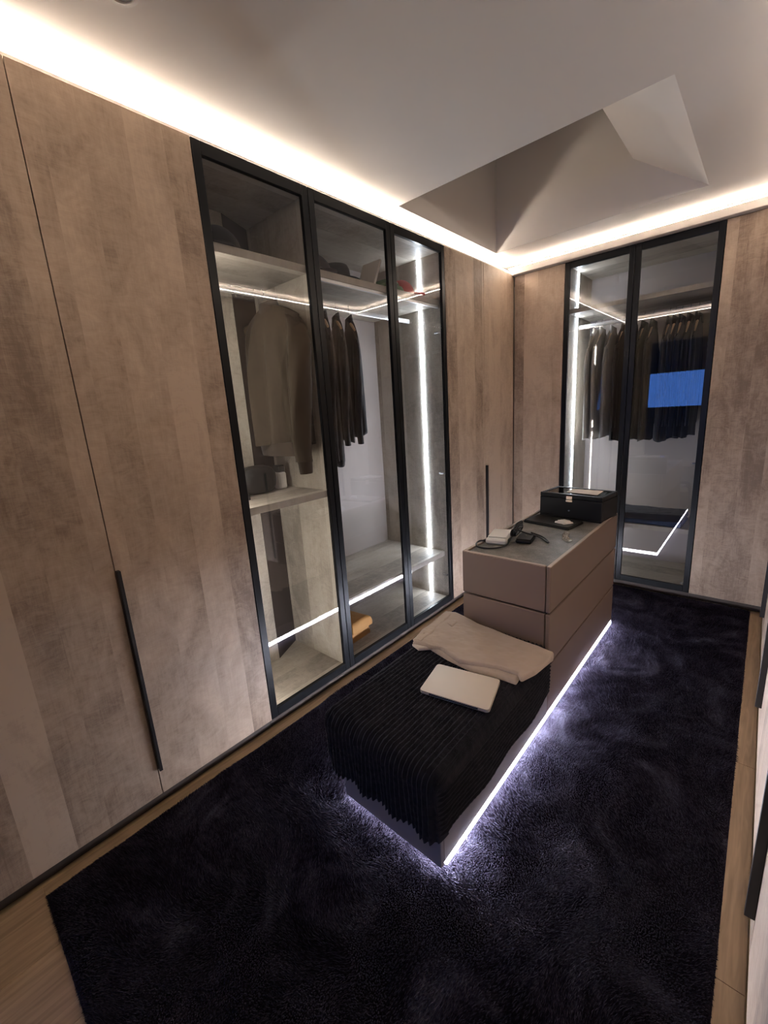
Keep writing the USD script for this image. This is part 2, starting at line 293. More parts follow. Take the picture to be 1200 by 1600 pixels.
def downlight(x, y, label):
    t = thing('downlight', label, 'downlight', (x, y, ZC), local=True)
    obj('trim_ring', lathe([(.0345, .052), (.036, .052), (.036, -.0008), (.045, -.0008), (.045, -.004), (.034, -.005), (.0335, 0)], 28), M_white, t, smooth=40)
    obj('lens', lathe([(0.0005, .044), (.0325, .044), (.0325, .050), (.0005, .050)], 28), M_spot, t)
downlight(*SPOTS[0], 'small round ceiling downlight by the left wardrobes')
downlight(*SPOTS[1], 'small round ceiling downlight by the right wardrobes')

# ------------------------------------------------------------------ wardrobes with wood doors
G = .0015
def handle_x(p, x, y, sgn, z0=.168, z1=1.03):             # tall black edge pull standing off a side-wall door
    h = obj('handle', bx(x, x + sgn * .022, y - .006, y + .006, z0, z1, .001), M_handle, p, label='tall slim black edge handle'); return h
def side_wardrobe(label, x, sgn, ys, pull_at, ztop=ZT, depth=.6):
    """sgn: direction into the room from the door plane."""
    y0, y1 = ys[0], ys[-1]
    t = thing('wardrobe', label, 'wardrobe', (x - sgn * .3, (y0 + y1) / 2, 0))
    obj('body', bx(x - sgn * .026, x - sgn * depth, y0 + G, y1 - G, .05, 2.556), M_body, t)
    obj('plinth', bx(x - sgn * .020, x - sgn * .06, y0 + G, y1 - G, 0.001, .046), M_plinth, t)
    for a, b in zip(ys[:-1], ys[1:]):
        d = obj('door', bx(x, x - sgn * .022, a + G, b - G, .05, ztop, .0012), M_wood, t)
        for (yy, z0, z1) in pull_at.get((round(a, 3), round(b, 3)), []):
            handle_x(d, x, yy, sgn, z0, z1)
    return t
yA = [-3.95, -3.81, -3.279, -2.748]
side_wardrobe('tall weathered wood wardrobe at the left foreground with a black edge handle', 0, 1, yA, {(-3.279, -2.748): [(-3.272, .168, 1.027)]})
side_wardrobe('weathered wood wardrobe in the far left corner beside the three glass doors', 0, 1, [-1.056, -.528, -.002], {(-.528, -.002): [(-.517, .17, 1.04)]})
rs = [0, -.96, -1.96, -2.96, -3.95]
names = ['at the far end beside the back wall', 'second from the far end', 'third from the far end', 'beside the doorway, behind the viewer']
for i in range(4):
    a, b = rs[i + 1], rs[i] - (.003 if i == 0 else 0); mid = [-.465, -1.465, -2.478, -3.46][i]
    side_wardrobe('pale weathered wood wardrobe on the right wall, ' + names[i], W, -1, [a, mid, b], {(round(mid, 3), round(b, 3)): [(mid + .008, .168, 1.027)]}, 2.558)
def back_wardrobe(label, x0, x1):
    t = thing('wardrobe', label, 'wardrobe', ((x0 + x1) / 2, .3, 0))
    obj('body', bx(x0 + G, x1 - G, .026, .6, .05, 2.556), M_body, t)
    obj('plinth', bx(x0 + G, x1 - G, .02, .06, .001, .046), M_plinth, t)
    obj('door', bx(x0 + G, x1 - G, 0, .022, .05, 2.559, .0012), M_wood, t)
B0, B1, B2 = .417, .898, 1.398
back_wardrobe('narrow weathered wood wardrobe filling the far left corner of the back wall', .003, B0)
back_wardrobe('narrow weathered wood wardrobe right of the back glass doors', B2, W - .003)

# ------------------------------------------------------------------ glass wardrobe on the left wall
gy = [-2.748, -2.198, -1.6065, -1.056]
gw = thing('glass_wardrobe', 'black framed three-door glass wardrobe on the left wall with lit shelves', 'wardrobe', (-.3, -1.9, 0))
def glass_door(axis, a0, a1, z0, z1, parent, at=0.0, sgn=-1, hinge=None):
    fw = .036
    d = obj('door_frame', rect_frame(axis, at, sgn * .022, a0 + G, a1 - G, z0, z1, fw, .048), M_black, parent)
    q = (at + sgn * .009, at + sgn * .014)
    g = bx(*q, a0 + fw - .004, a1 - fw + .004, z0 + .046, z1 - .046) if axis == 0 else bx(a0 + fw - .004, a1 - fw + .004, *q, z0 + .046, z1 - .046)
    obj('pane', g, M_glass, d)
for a, b in zip(gy[:-1], gy[1:]): glass_door(0, a, b, .05, ZT, gw)
D = -.64
obj('plinth', bx(-.02, -.06, gy[0], gy[3], .001, .046), M_plinth, gw)
obj('floor_panel', bx(-.026, D, gy[0] + .004, gy[3] - .004, .05, .07, .001), M_shy, gw)
obj('top_panel', bx(-.026, D, gy[0] + .004, gy[3] - .004, 2.535, 2.556, .001), M_shy, gw)
obj('side_panel', bx(-.026, D, gy[0] + .004, gy[0] + .024, .0705, 2.534), M_inx, gw)
obj('side_panel', bx(-.026, D, gy[3] - .024, gy[3] - .004, .0705, 2.534), M_inx, gw)
obj('partition', bx(-.030, -.545, -2.215, -2.193, .0705, 2.534, .001), M_inx, gw)
obj('back_panel', bx(D, D - .012, gy[0] + .004, gy[3] - .004, .05, 2.556), M_back, gw)
# pale upright board and the dark slanting board beside it in the first bay
obj('upright_board', bx(-.412, -.43, gy[0] + .026, -2.413, .0705, 2.534), M_in, gw)
db = bx(-.004, .004, 0, .228, .0705, 2.534); a_ = math.atan2(.51 - .41, 2.413 - 2.21)
db.apply_transform(trimesh.transformations.rotation_matrix(a_, [0, 0, 1])); db.apply_translation((-.416, -2.4125, 0))
obj('dark_board', db, M_dark, gw, label='dark brown slanting board')
zs = 2.24
obj('shelf', bx(-.035, -.40, gy[0] + .026, -2.217, zs - .035, zs, .001), M_shy, gw)
obj('shelf', bx(-.035, D + .002, -2.191, gy[3] - .026, zs - .035, zs, .001), M_shy, gw)
obj('shelf', bx(-.03, -.40, gy[0] + .026, -2.217, 1.097, 1.132, .001), M_shy, gw)
obj('shelf', bx(-.055, D + .002, -2.191, gy[3] - .026, .410, .447, .001), M_shy, gw)
obj('shelf_profile', bx(-.04, -.055, -2.191, gy[3] - .026, zs - .050, zs - .0355), M_alu, gw)
def strip_y(z0, z1, ys, xs, par, n=1, mt=None): obj('light_strip', bx(xs - .008, xs + .008, ys, ys + n * .006, z0, z1), mt or M_cab, par, label='cool white glowing light strip')
for z0, z1 in ((.0715, .409), (.448, zs - .037), (zs + .002, 2.533)): strip_y(z0, z1, gy[3] - .0305, -.197, gw)
for z0, z1 in ((.0715, 1.096), (1.133, zs - .037)): strip_y(z0, z1, gy[0] + .0245, -.11, gw, 1, M_cab2)
def oval_rail(axis, a0, a1, c, z, par):
    n = 14; an = np.arange(n) * 2 * np.pi / n; r = []
    for q in (a0, a1):
        for t in an:
            p = (c + .0075 * math.cos(t), q, z + .015 * math.sin(t)) if axis == 1 else (q, c + .0075 * math.cos(t), z + .015 * math.sin(t)); r.append(p)
    return obj('hanging_rail', closed_rings(np.array(r), 2, n), M_alu, par, smooth=40)
oval_rail(1, gy[0] + .026, -2.217, -.30, 2.15, gw)
oval_rail(1, -2.191, gy[3] - .026, -.30, 2.15, gw)
for z in (2.03, 1.05, .25):                                # hinge cups and shelf pins on the right side panel
    obj('hinge', bx(-.03, -.075, gy[3] - .040, gy[3] - .0255, z, z + .012, .002), M_chrome, gw)

# ------------------------------------------------------------------ glass wardrobe on the back wall
bw = thing('glass_wardrobe', 'black framed two-door glass wardrobe on the back wall full of jackets', 'wardrobe', (.9, .3, 0))
for a, b in ((B0, B1), (B1, B2)): glass_door(1, a, b, .05, 2.559, bw, 0.0, 1)
DB = .60
obj('plinth', bx(B0, B2, .02, .06, .001, .046), M_plinth, bw)
obj('floor_panel', bx(B0 + .004, B2 - .004, .026, DB, .05, .07, .001), M_shx, bw)
obj('top_panel', bx(B0 + .004, B2 - .004, .026, DB, 2.535, 2.556, .001), M_shx, bw)
obj('side_panel', bx(B0 + .004, B0 + .024, .026, DB, .0705, 2.534), M_in, bw)
obj('side_panel', bx(B2 - .024, B2 - .004, .026, DB, .0705, 2.534), M_in, bw)
obj('back_panel', bx(B0 + .004, B2 - .004, DB + .001, DB + .012, .05, 2.556), M_back, bw)
zb = 2.19
obj('shelf', bx(B0 + .026, B2 - .026, .035, DB - .002, zb, zb + .033, .001), M_shx, bw)
obj('shelf', bx(B0 + .026, B2 - .026, .035, DB - .002, .495, .53, .001), M_shx, bw)
for z0, z1 in ((.0715, .493), (.532, zb - .002), (zb + .035, 2.533)):
    obj('light_strip', bx(B0 + .0245, B0 + .0305, .232, .248, z0, z1), M_cab, bw, label='cool white glowing light strip')
oval_rail(0, B0 + .026, B2 - .026, .30, 2.115, bw)
for z in (1.02, .10): obj('hinge', bx(B2 - .06, B2 - .0255, .03, .045, z, z + .012, .002), M_chrome, bw)

# ------------------------------------------------------------------ clothes on hangers
def hanger(label, at, rotz, group=None, woodm=None, half=.15, drop=.06):
    """at: top of the rail under the hook."""
    t = thing('hanger', label, 'hanger', at, group, rotz, local=True)
    an = np.linspace(math.radians(200), math.radians(-60), 14); r = .017
    hk = [(r * math.cos(q) * 1.0, 0, -.0035 + r * math.sin(q) * 1.05 - .0) for q in an]
    hk = [(x, y, z + .0) for x, y, z in hk] + [(0, 0, -.035), (0, 0, -.085)]
    obj('hook', tube(smoothpts(hk, 26), .0016, 6), M_chrome, t, smooth=40)
    arm = [(x, 0, -.096 - drop * (abs(x) / half) ** 1.5 + .016 * math.exp(-(x / .026) ** 2)) for x in np.linspace(-half, half, 15)]
    obj('bar', tube(arm, np.interp(np.abs(np.linspace(-1, 1, 15)), [0, 1], [.011, .007]), 8), woodm or M_hangwood, t, smooth=50)
def jacket(label, at, rotz, length, half, depth, cloth, group=None, rib=None, seed=0, drop=.085, flare=1.0, fold=1.0, col=1.0, sleeve=.60, slfwd=.03, collar=True, slout=.03, hgap=.0, name='jacket', cat_='jacket', lo=False):
    """hangs from a hanger whose rail point is at; x across the shoulders, -y the front."""
    t = thing(name, label, cat_, at, group, rotz, local=True)
    top = -.072
    ns = 40 if lo else 72; nl = 16 if lo else 34; th = np.linspace(0, 2 * np.pi, ns, endpoint=False)
    vs = np.linspace(0, 1, nl); V = []
    rs_ = np.random.RandomState(seed)
    ph = rs_.rand(5) * 6.28
    for v in vs:
        w = half * (1 - .10 * min(1, v * 3)) * (1 + (flare - 1) * v); d = .016 + depth * (1 - math.exp(-v * 7))
        rr = np.ones(ns) + fold * min(1, v * 2.2) * (-.10 * (fold > 1) * v * (1 - np.abs(np.sin(6 * th + ph[4] + .4 * v))) ** 3 + .10 * np.sin(5 * th + ph[0]) * v + .07 * np.sin(9 * th + ph[1] + 1.5 * v) + .05 * np.sin(14 * th + ph[2] - v))
        cx, sy = np.sign(np.cos(th)) * np.abs(np.cos(th)) ** .9, np.sign(np.sin(th)) * np.abs(np.sin(th)) ** .8
        x = w * cx; y = d * sy * rr
        z = top - length * v - drop * (np.abs(x) / half) ** 1.5 * max(0, 1 - v) ** 1.5 + .012 * v * np.sin(2 * th + ph[3])
        V.append(np.c_[x, y, z])
    V = np.vstack(V)
    V[:, 1] += .012 * (meshkit.fbm(np.c_[V[:, 0] * 9, V[:, 1] * 9, V[:, 2] * 2.4] + seed * 7.7, 3, seed) - .5) * np.clip((top - V[:, 2]) * 6, 0, 1)
    body = obj('body', closed_rings(V, nl, ns), cloth, t, smooth=60)
    if rib is not None:
        hv = []
        for zz, k in ((0, .97), (-.012, .93), (-.06, .90), (-.072, .88)):
            rb = 1 + .035 * np.sin(36 * th)
            hv.append(np.c_[half * .90 * flare * k * np.cos(th), (depth + .012) * .95 * k * np.sin(th) * rb, np.full(ns, top - length + .01 + zz)])
        obj('hem_band', closed_rings(np.vstack(hv), 4, ns), rib, t, smooth=60, label='ribbed hem band')
    for s in (-1, 1):
        p = smoothpts([(s * half * .80, 0, top - drop * .80 - .015), (s * half * .98, -.008, top - drop - .07), (s * (half + slout), -slfwd, top - drop - .26), (s * (half + slout * .6), -slfwd * 1.4, top - drop - sleeve * .8), (s * (half + slout * .3), -slfwd * 1.2, top - drop - sleeve)], 10 if lo else 24)
        q = np.linspace(0, 1, len(p)); n = 12 if lo else 20; an = np.arange(n) * 2 * np.pi / n; RV = []
        for k_, (c, u) in enumerate(zip(p, q)):
            r = (.040 + .030 * min(1, u * 4)) * (1 - .36 * u)
            f = 1 + .10 * np.sin(3 * an + u * 9 + ph[4]) + .06 * np.sin(7 * an + u * 23)
            RV.append(np.c_[c[0] + r * .72 * np.cos(an) * f, c[1] + r * min(1, depth * 13) * np.sin(an) * f, np.full(n, c[2]) + (.018 if u < .2 else 0) * s * -np.cos(an)])
        slv = obj('sleeve', closed_rings(np.vstack(RV), len(p), n), cloth, t, smooth=60)
        if rib is not None:
            c = p[-1]; RV = [np.c_[c[0] + r * .72 * np.cos(an), c[1] + r * np.sin(an), np.full(n, c[2] + dz)] for dz, r in ((.004, .045), (-.01, .040), (-.05, .037), (-.062, .035))]
            obj('cuff', closed_rings(np.vstack(RV), 4, n), rib, slv, smooth=60)
    if collar:
        an = np.linspace(0, 2 * np.pi, 22, endpoint=False); CV = []
        for dz, r in ((-.03, .078), (.0, .066), (.03, .060), (.034, .052), (.0, .050)):
            r *= col; CV.append(np.c_[r * np.cos(an), r * .62 * np.sin(an) - .002, top + dz - .012 + .014 * np.sin(an)])
        obj('collar', closed_rings(np.vstack(CV), 5, 22), rib or cloth, t, smooth=50)
    return t
RX = -.30
hy = -2.308
hanger('wooden hanger holding the khaki bomber jacket', (RX, hy, 2.166), 0)
jacket('khaki brown bomber jacket with ribbed hem behind the first glass door', (RX + .05, hy, 2.166), 0, .70, .232, .085, M_khaki, rib=M_khakirib, seed=3, slout=.035, sleeve=.70, slfwd=.05, fold=3.2)
trio = [(-1.90, .86, M_blackcloth, 'long black coat, first of the three dark garments behind the middle glass door', 1.0, 11),
        (-1.80, .73, M_blackcloth2, 'black jacket, middle one of the three dark garments behind the middle glass door', 1.0, 12),
        (-1.69, .70, M_navycloth, 'dark navy jacket, rearmost of the three dark garments behind the middle glass door', 1.0, 13)]
for i, (y, ln, mt, lb, flr, sd) in enumerate(trio):
    hanger(['hanger of the long black coat', 'hanger of the middle black jacket', 'hanger of the dark navy jacket'][i] + ' behind the middle glass door', (RX, y, 2.166), -34, woodm=M_hangpale)
    jacket(lb, (RX, y, 2.166), -34, ln, .205, .028, mt, drop=.15, col=.62, seed=sd, sleeve=.60 if i else .68, slfwd=.02)
back = [(.575, .87, M_beigecloth, 'grey-beige wool jacket'), (.625, .86, M_beigecloth, 'second grey-beige wool jacket'), (.705, .85, M_greycloth, 'mid-grey wool jacket'), (.785, .88, M_blackcloth, 'black jacket'),
        (.855, .87, M_charcoal, 'charcoal jacket'), (.925, .87, M_olive, 'dark olive jacket'), (.985, .88, M_olive, 'dark olive coat'), (1.09, .88, M_charcoal, 'charcoal wool jacket'), (1.125, .87, M_blackcloth2, 'black wool jacket'),
        (1.165, .87, M_navycloth, 'navy jacket'), (1.215, .86, M_blackcloth, 'plain black jacket'), (1.265, .85, M_blackcloth2, 'last black wool jacket')]
ordi = ['first', 'second', 'third', 'fourth', 'fifth', 'sixth', 'seventh', 'eighth', 'ninth', 'tenth', 'eleventh', 'twelfth']
for i, (x, ln, mt, lb) in enumerate(back):
    hanger(f'wooden hanger, {ordi[i]} from the left on the rail of the back wardrobe', (x, .30, 2.131), 90, 'hangers in the back wardrobe', M_hangpale, .15, .13)
    jacket(f'{lb}, {ordi[i]} from the left behind the back glass doors', (x, .30, 2.131), 90, ln, .215, .020, mt, 'jackets in the back wardrobe', seed=30 + i, drop=.15, col=.62, slout=.012, slfwd=.012, sleeve=.62, lo=True)

# ------------------------------------------------------------------ things on the wardrobe shelves
def cap(label, at, rotz, mt, s=1.0):
    t = thing('cap', label, 'cap', at, None, rotz, local=True)
    pr = [(.098 * math.cos(q), .012 + .105 * math.sin(q)) for q in np.linspace(0, math.pi / 2 - .02, 10)]
    c = lathe([(.092, .001)] + pr, 28); c.apply_scale([s * 1.05, s * .95, s]); obj('crown', c, mt, t, smooth=60)
    out = Polygon([(0.07 * math.cos(q), -.085 * math.sin(q) * 1 - .055) for q in np.linspace(0, 2 * math.pi, 30)])
    b = pillow([(p[0] * s, p[1] * s - .03) for p in out.exterior.coords[:-1]], .0, .007, .012, .01, .001); obj('brim', b, mt, t, smooth=60)
    obj('button', lathe([(.0005, .117 * s), (.006, .1165 * s), (.006, .120 * s), (.0005, .123 * s)], 10), mt, t)
cap('black cap on the top shelf behind the first glass door', (-.17, -2.60, zs + .001), 60, M_capblack)
cap('dark brown cap on the top shelf at the left edge of the middle glass door', (-.17, -2.06, zs + .001), 80, M_capbrown)
def hat(label, at, mt, band):
    t = thing('hat', label, 'hat', at, None, 20, local=True)
    obj('crown', lathe([(.088, .012), (.086, .03), (.080, .075), (.070, .095), (.04, .104), (.0005, .100)], 28), mt, t, smooth=50)
    obj('brim', lathe([(.086, .006), (.12, .004), (.142, .010), (.143, .013), (.12, .008), (.088, .011)], 32), mt, t, smooth=60)
    obj('band', lathe([(.0875, .013), (.0895, .014), (.0885, .034), (.0865, .034)], 28), band, t, smooth=60)
hat('dark rounded hat lying on the top shelf behind the middle glass door', (-.19, -1.88, zs + .001), M_capblack, M_capbrown)
cap('red cap on the top shelf beside the light strip of the third glass door', (-.16, -1.33, zs + .001), 100, M_capred, .92)
cl = thing('scarf', 'folded green cloth on the top shelf behind the third glass door', 'cloth', (-.15, -1.50, zs))
obj('fold', pillow([(-.24, -1.60), (-.07, -1.59), (-.06, -1.44), (-.23, -1.45)], zs + .001, .035, .008, .02, .006, 5), M_capgreen, cl, smooth=60)
obj('fold', pillow([(-.22, -1.58), (-.09, -1.57), (-.08, -1.46), (-.21, -1.47)], zs + .037, .03, .008, .02, .006, 6), M_capgreen, cl, smooth=60)
bk = thing('book', 'pale thin book leaning on the folded green cloth', 'book', (-.12, -1.60, zs))
g_ = bx(-.20, -.06, -.008, .008, 0, .16, .002); g_.apply_transform(trimesh.transformations.rotation_matrix(-.45, [1, 0, 0])); g_.apply_translation((0, -1.70, zs + .005)); obj('cover', g_, M_paper, bk)
# bag, toiletry box and shoe on the middle shelf of the first bay
bag = thing('bag', 'soft black leather bag on the middle shelf under the bomber jacket', 'bag', (-.33, -2.42, 1.133))
bm = trimesh.creation.icosphere(3); v = bm.vertices; v = np.sign(v) * np.abs(v) ** .62 * np.array([.062, .105, .075]); v *= 1 + .12 * (meshkit.fbm(bm.vertices * 2.2, 3, 4) - .5)[:, None]
bm.vertices = v + np.array([-.335, -2.455, 1.133 + .077]); bm.vertices[:, 2] = np.maximum(bm.vertices[:, 2], 1.1335); obj('body', bm, M_leather, bag, smooth=60)
obj('strap', tube(smoothpts([(-.335, -2.53, 1.205), (-.33, -2.50, 1.26), (-.33, -2.45, 1.278), (-.335, -2.40, 1.26), (-.34, -2.38, 1.205)], 20), .007, 8), M_leather, bag, smooth=50)
tin = thing('toiletry_bottle', 'white bottle with a black cap and dark edge on the middle shelf', 'bottle', (-.36, -2.29, 1.133), local=True)
obj('body', bx(-.034, .034, -.026, .026, 0, .095, .008), M_white, tin); obj('cap', bx(-.030, .030, -.023, .023, .0955, .135, .006), M_rubber, tin)
shp = thing('pouch', 'low dark grey pouch on the middle shelf beside the pale upright board', 'pouch', (-.30, -2.57, 1.133))
obj('body', pillow([(-.38, -2.66), (-.24, -2.67), (-.22, -2.58), (-.37, -2.57)], 1.1335, .045, .008, .02, .006, 9), M_leather, shp, smooth=60)
for i, (dx, dz) in enumerate(((0, 0), (.012, .066))):
    pz = thing('pouch', ['caramel leather pouch on the wardrobe floor, under another one', 'caramel leather pouch lying on top of another on the wardrobe floor'][i], 'pouch', (-.26, -1.93, .071 + dz))
    obj('body', pillow([(-.36 - dx, -2.02), (-.16 + dx, -2.02), (-.17 + dx * 1.3, -1.852 + dx), (-.37 - dx, -1.87)], .0712 + dz, .064, .006, .03, .004, 20 + i), M_caramel, pz, smooth=60)
    obj('flap', pillow([(-.345 - dx, -2.0), (-.19 + dx, -2.0), (-.20 + dx, -1.89), (-.35 - dx, -1.89)], .0712 + dz + .056, .0085, .008, .006, .001, 30 + i), M_caramel, pz, smooth=60)
for i, (mt, z) in enumerate(((M_denim2, .531), (M_denim, .566))):
    j = thing('folded_jeans', ['folded blue jeans on the low shelf of the back wardrobe, under a darker pair', 'folded dark jeans on top of the blue pair in the back wardrobe'][i], 'jeans', (1.1, .22, z))
    obj('leg_fold', pillow([(.80, .07), (1.30, .06 + .02 * i), (1.31, .36), (.82, .38)], z, .034 + .014 * i, .012, .025, .006, 40 + i), mt, j, smooth=60)
    obj('waistband', pillow([(1.22, .075 + .02 * i), (1.30, .07 + .02 * i), (1.305, .34), (1.23, .345)], z + .030 + .012 * i, .010, .012, .008, .002, 50 + i), mt, j, smooth=60)

# ------------------------------------------------------------------ drawer island and bench
IX0, IX1, IY0, IY1, IYF, IZ = .611, 1.063, -1.910, -.785, -2.814, .8075
LZ0, LZ1 = .042, .064
dr = thing('drawer_island', 'taupe lacquered drawer island with a grey stone top', 'chest of drawers', ((IX0 + IX1) / 2, (IY0 + IY1) / 2, 0))
ie = .02
obj('carcass', bx(IX0 + .022, IX1 - .022, IY0 + .022, IY1 - .022, .066, .795), M_gap, dr)
obj('plinth', bx(IX0 + .035, IX1 - .035, IY0 + .004, IY1 - .035, .0225, .0655), M_gap, dr)
obj('top_slab', bx(IX0 + .0225, IX1 - .0225, IY0 + .0225, IY1 - .0225, .7955, .804, .001), M_stone, dr, label='grey stone top set inside the frame')
levels = [(.068, .315), (.323, .578), (.587, IZ)]
for z0, z1 in levels:
    obj('drawer_front', bx(IX0, IX1 - .0235, IY0, IY0 + ie, z0, z1, .003), M_taupe, dr)
    obj('side_front', bx(IX1 - ie, IX1, IY0 + .0, IY1, z0, z1, .003), M_taupe, dr)
    obj('side_front', bx(IX0, IX0 + ie, IY0 + ie + .002, IY1, z0, z1, .003), M_taupe, dr)
    obj('end_front', bx(IX0 + ie + .002, IX1 - ie - .002, IY1 - ie, IY1, z0, z1, .003), M_taupe, dr)
obj('frame_edge', cat(bx(IX0 + .001, IX1 - .025, IY0 + .001, IY0 + ie - .001, IZ - .001, IZ + .0035, .002), bx(IX1 - ie + .001, IX1 - .001, IY0 + .001, IY1 - .001, IZ - .001, IZ + .0035, .002),
    bx(IX0 + .001, IX0 + ie - .001, IY0 + ie + .003, IY1 - .001, IZ - .001, IZ + .0035, .002), bx(IX0 + ie + .003, IX1 - ie - .003, IY1 - ie + .001, IY1 - .001, IZ - .001, IZ + .0035, .002)), M_taupe2, dr, label='paler top edge of the drawer panels')
be = thing('bench', 'low grey bench joined to the drawer island under a black throw', 'bench', ((IX0 + IX1) / 2, (IYF + IY0) / 2, 0))
BZ = .395
obj('body', bx(IX0 + .02, IX1 - .02, IYF + .031, IY0 - .003, .066, BZ - .02), M_bench, be)
obj('side_panel', bx(IX1 - .019, IX1, IYF + .0195, IY0 - .003, .066, BZ - .001, .002), M_bench, be)
obj('side_panel', bx(IX0, IX0 + .019, IYF + .0195, IY0 - .003, .066, BZ - .001, .002), M_bench, be)
obj('front_panel', bx(IX0, IX1, IYF, IYF + .019, .058, BZ - .001, .002), M_bench, be)
obj('seat_board', bx(IX0 + .0195, IX1 - .0195, IYF + .0195, IY0 - .003, BZ - .0195, BZ), M_bench, be)
obj('plinth', bx(IX0 + .035, IX1 - .035, IYF + .05, IY0 - .002, .0225, .0655), M_gap, be)
# light profiles let into the foot of both
for par, y0, y1 in ((be, IYF + .031, IY0 - .003), (dr, IY0 - .002, IY1)):
    for x0, x1 in ((IX1 - .012, IX1 + .0012), (IX0 - .0012, IX0 + .012)):
        obj('light_strip', bx(x0, x1, y0, y1, LZ0, LZ1, .002), M_isl, par, label='cool white glowing light strip along the foot')
obj('light_strip', bx(IX0 + .015, IX1 - .015, IY1 - .014, IY1 - .001, LZ0, LZ1, .002), M_isl, dr, label='cool white glowing light strip along the foot')
obj('light_strip', bx(IX0 + .02, IX1 - .02, IYF + .0195, IYF + .0295, .042, .056, .002), M_isl2, be, label='cool white glowing light strip behind the front panel')

# ------------------------------------------------------------------ throw over the bench
def throw_mesh():
    z, r, sp = BZ + .021, .05, .0195
    def rib(u): return .0030 * (1 - np.cos(2 * np.pi * u / sp)) + .0016 * np.abs(np.sin(np.pi * u / sp))
    ms = []
    # top and front: ribs run along y, then down the front
    x0, x1 = IX0 - .085, IX1 + .010
    xs = np.linspace(x0, x1, int((x1 - x0) / .0022)); yb, yf = IY0 - .006, IYF - .022
    La = (yb - yf) - r; Lq = r * math.pi / 2; Ld = .195
    ss = np.r_[np.arange(0, La, .010), La + np.linspace(0, Lq, 9), La + Lq + np.arange(.006, Ld, .008)]
    X, S = np.meshgrid(xs, ss, indexing='ij')
    wob = .02 * (meshkit.fbm(np.stack([X * 4, S * 2.5, X * 0], -1), 3, 2) - .5)
    rb = rib(X + wob * .8) + .006 * (meshkit.fbm(np.stack([X * 9, S * 7, X * 0], -1), 3, 8) - .5)
    fl_ = .0045 * (meshkit.noise(np.stack([X * 260, S * 260, X * 0], -1), 5) - .5); rb = rb + fl_
    q = np.clip((S - La) / r, 0, math.pi / 2)
    ed = np.maximum(np.maximum(x0 + r - X, X - (x1 - r)), 0); dip = r - np.sqrt(np.maximum(r * r - ed ** 2, 0))
    y = np.where(S < La, yb - S, yf + r - (r + rb) * np.sin(q) + dip * np.sin(q)); zz = np.where(S < La, z + rb - dip, z - r + (r + rb) * np.cos(q) - dip * np.cos(q))
    dn = np.maximum(S - La - Lq, 0); zz = zz - dn; y = y - .02 * dn / Ld * np.sin(X * 23) ** 2 + .012 * dn / Ld
    hemv = np.where(dn > Ld - .012, .008 * np.abs(np.sin(np.pi * X / sp)), 0); zz = zz - hemv
    # near the left end the back of the throw rides up against the island
    ms.append((np.stack([X, y, zz], -1).reshape(-1, 3), grid_faces(len(xs), len(ss))))
    for s in (1, -1):
        ys = np.arange(yf + .012, yb, .007); Ld2 = .185 if s > 0 else .160
        ts = np.r_[np.linspace(0, Lq, 8), Lq + np.arange(.003, Ld2, .0035)]
        Y, T = np.meshgrid(ys, ts, indexing='ij'); q = np.clip(T / r, 0, math.pi / 2); dn = np.maximum(T - Lq, 0)
        hem = 1 + .05 * np.sin(Y * 5.1 + 1) + .03 * np.sin(Y * 17); dn = dn * hem
        rb = rib(T + .02 * meshkit.noise(np.stack([Y * 3, T * 3, Y * 0], -1), 9)) + .0045 * (meshkit.noise(np.stack([Y * 260, T * 260, Y * 0], -1), 6) - .5)
        edge = np.maximum(yf + r - Y, 0); dip = r - np.sqrt(np.maximum(r * r - edge ** 2, 0))
        out = (.0 if s > 0 else .06) * dn + .004 * dn / Ld2 * np.sin(Y * 14)
        xe = x1 if s > 0 else x0
        Xx = xe - s * r + s * ((r + rb) * np.sin(q) + out - dip); Zz = z - r + (r + rb) * np.cos(q) - dn - dip * np.cos(q)
        ms.append((np.stack([Xx, Y, Zz], -1).reshape(-1, 3), grid_faces(len(ys), len(ts))))
    out = []
    for v, f in ms:
        me = trimesh.Trimesh(v, f, process=False)
        if me.face_normals[:, 2].mean() < 0: me.invert()
        out.append(me)
    return cat(*out)
th_ = thing('throw_blanket', 'black ribbed plush throw draped over the bench', 'blanket', (.84, -2.37, BZ))
obj('blanket', throw_mesh(), M_throw, th_, smooth=True)

# ------------------------------------------------------------------ things on the bench
zt_ = BZ + .029
pa = thing('trousers', 'folded beige cotton trousers on the black throw', 'trousers', (.76, -1.98, zt_))
upper = [(0.558, -2.272), (0.526, -2.161), (0.533, -2.002), (0.517, -1.934), (0.563, -1.911), (0.713, -1.952), (0.88, -1.973), (1.01, -1.984), (1.108, -1.991), (1.12, -2.031), (1.101, -2.17), (1.078, -2.24), (1.055, -2.214), (0.971, -2.221), (0.871, -2.259), (0.812, -2.278), (0.692, -2.238), (0.639, -2.255)]
lower = [(0.544, -2.245), (0.587, -2.271), (0.632, -2.245), (0.749, -2.272), (0.87, -2.285), (0.977, -2.262), (1.058, -2.256), (1.053, -2.202), (1.001, -2.132), (0.715, -2.109)]
obj('lower_leg', pillow(lower, zt_, .015, .006, .014, .003, 61, 12), M_pants, pa, smooth=60)
obj('upper_leg', pillow(upper, zt_ + .013, .020, .004, .014, .008, 62, 9, wdir=(1.5, 2.0)), M_pants, pa, smooth=60)
obj('waistband', pillow([(0.551, -2.263), (0.521, -1.94), (0.559, -1.942), (0.589, -2.258)], zt_ + .027, .009, .005, .007, .002, 63, 30), M_pants, pa, smooth=60)
obj('pocket', pillow([(0.596, -2.042), (0.597, -2.009), (0.626, -2.005), (0.629, -2.052)], zt_ + .031, .006, .004, .006, .001, 64), M_pants, pa, smooth=60)
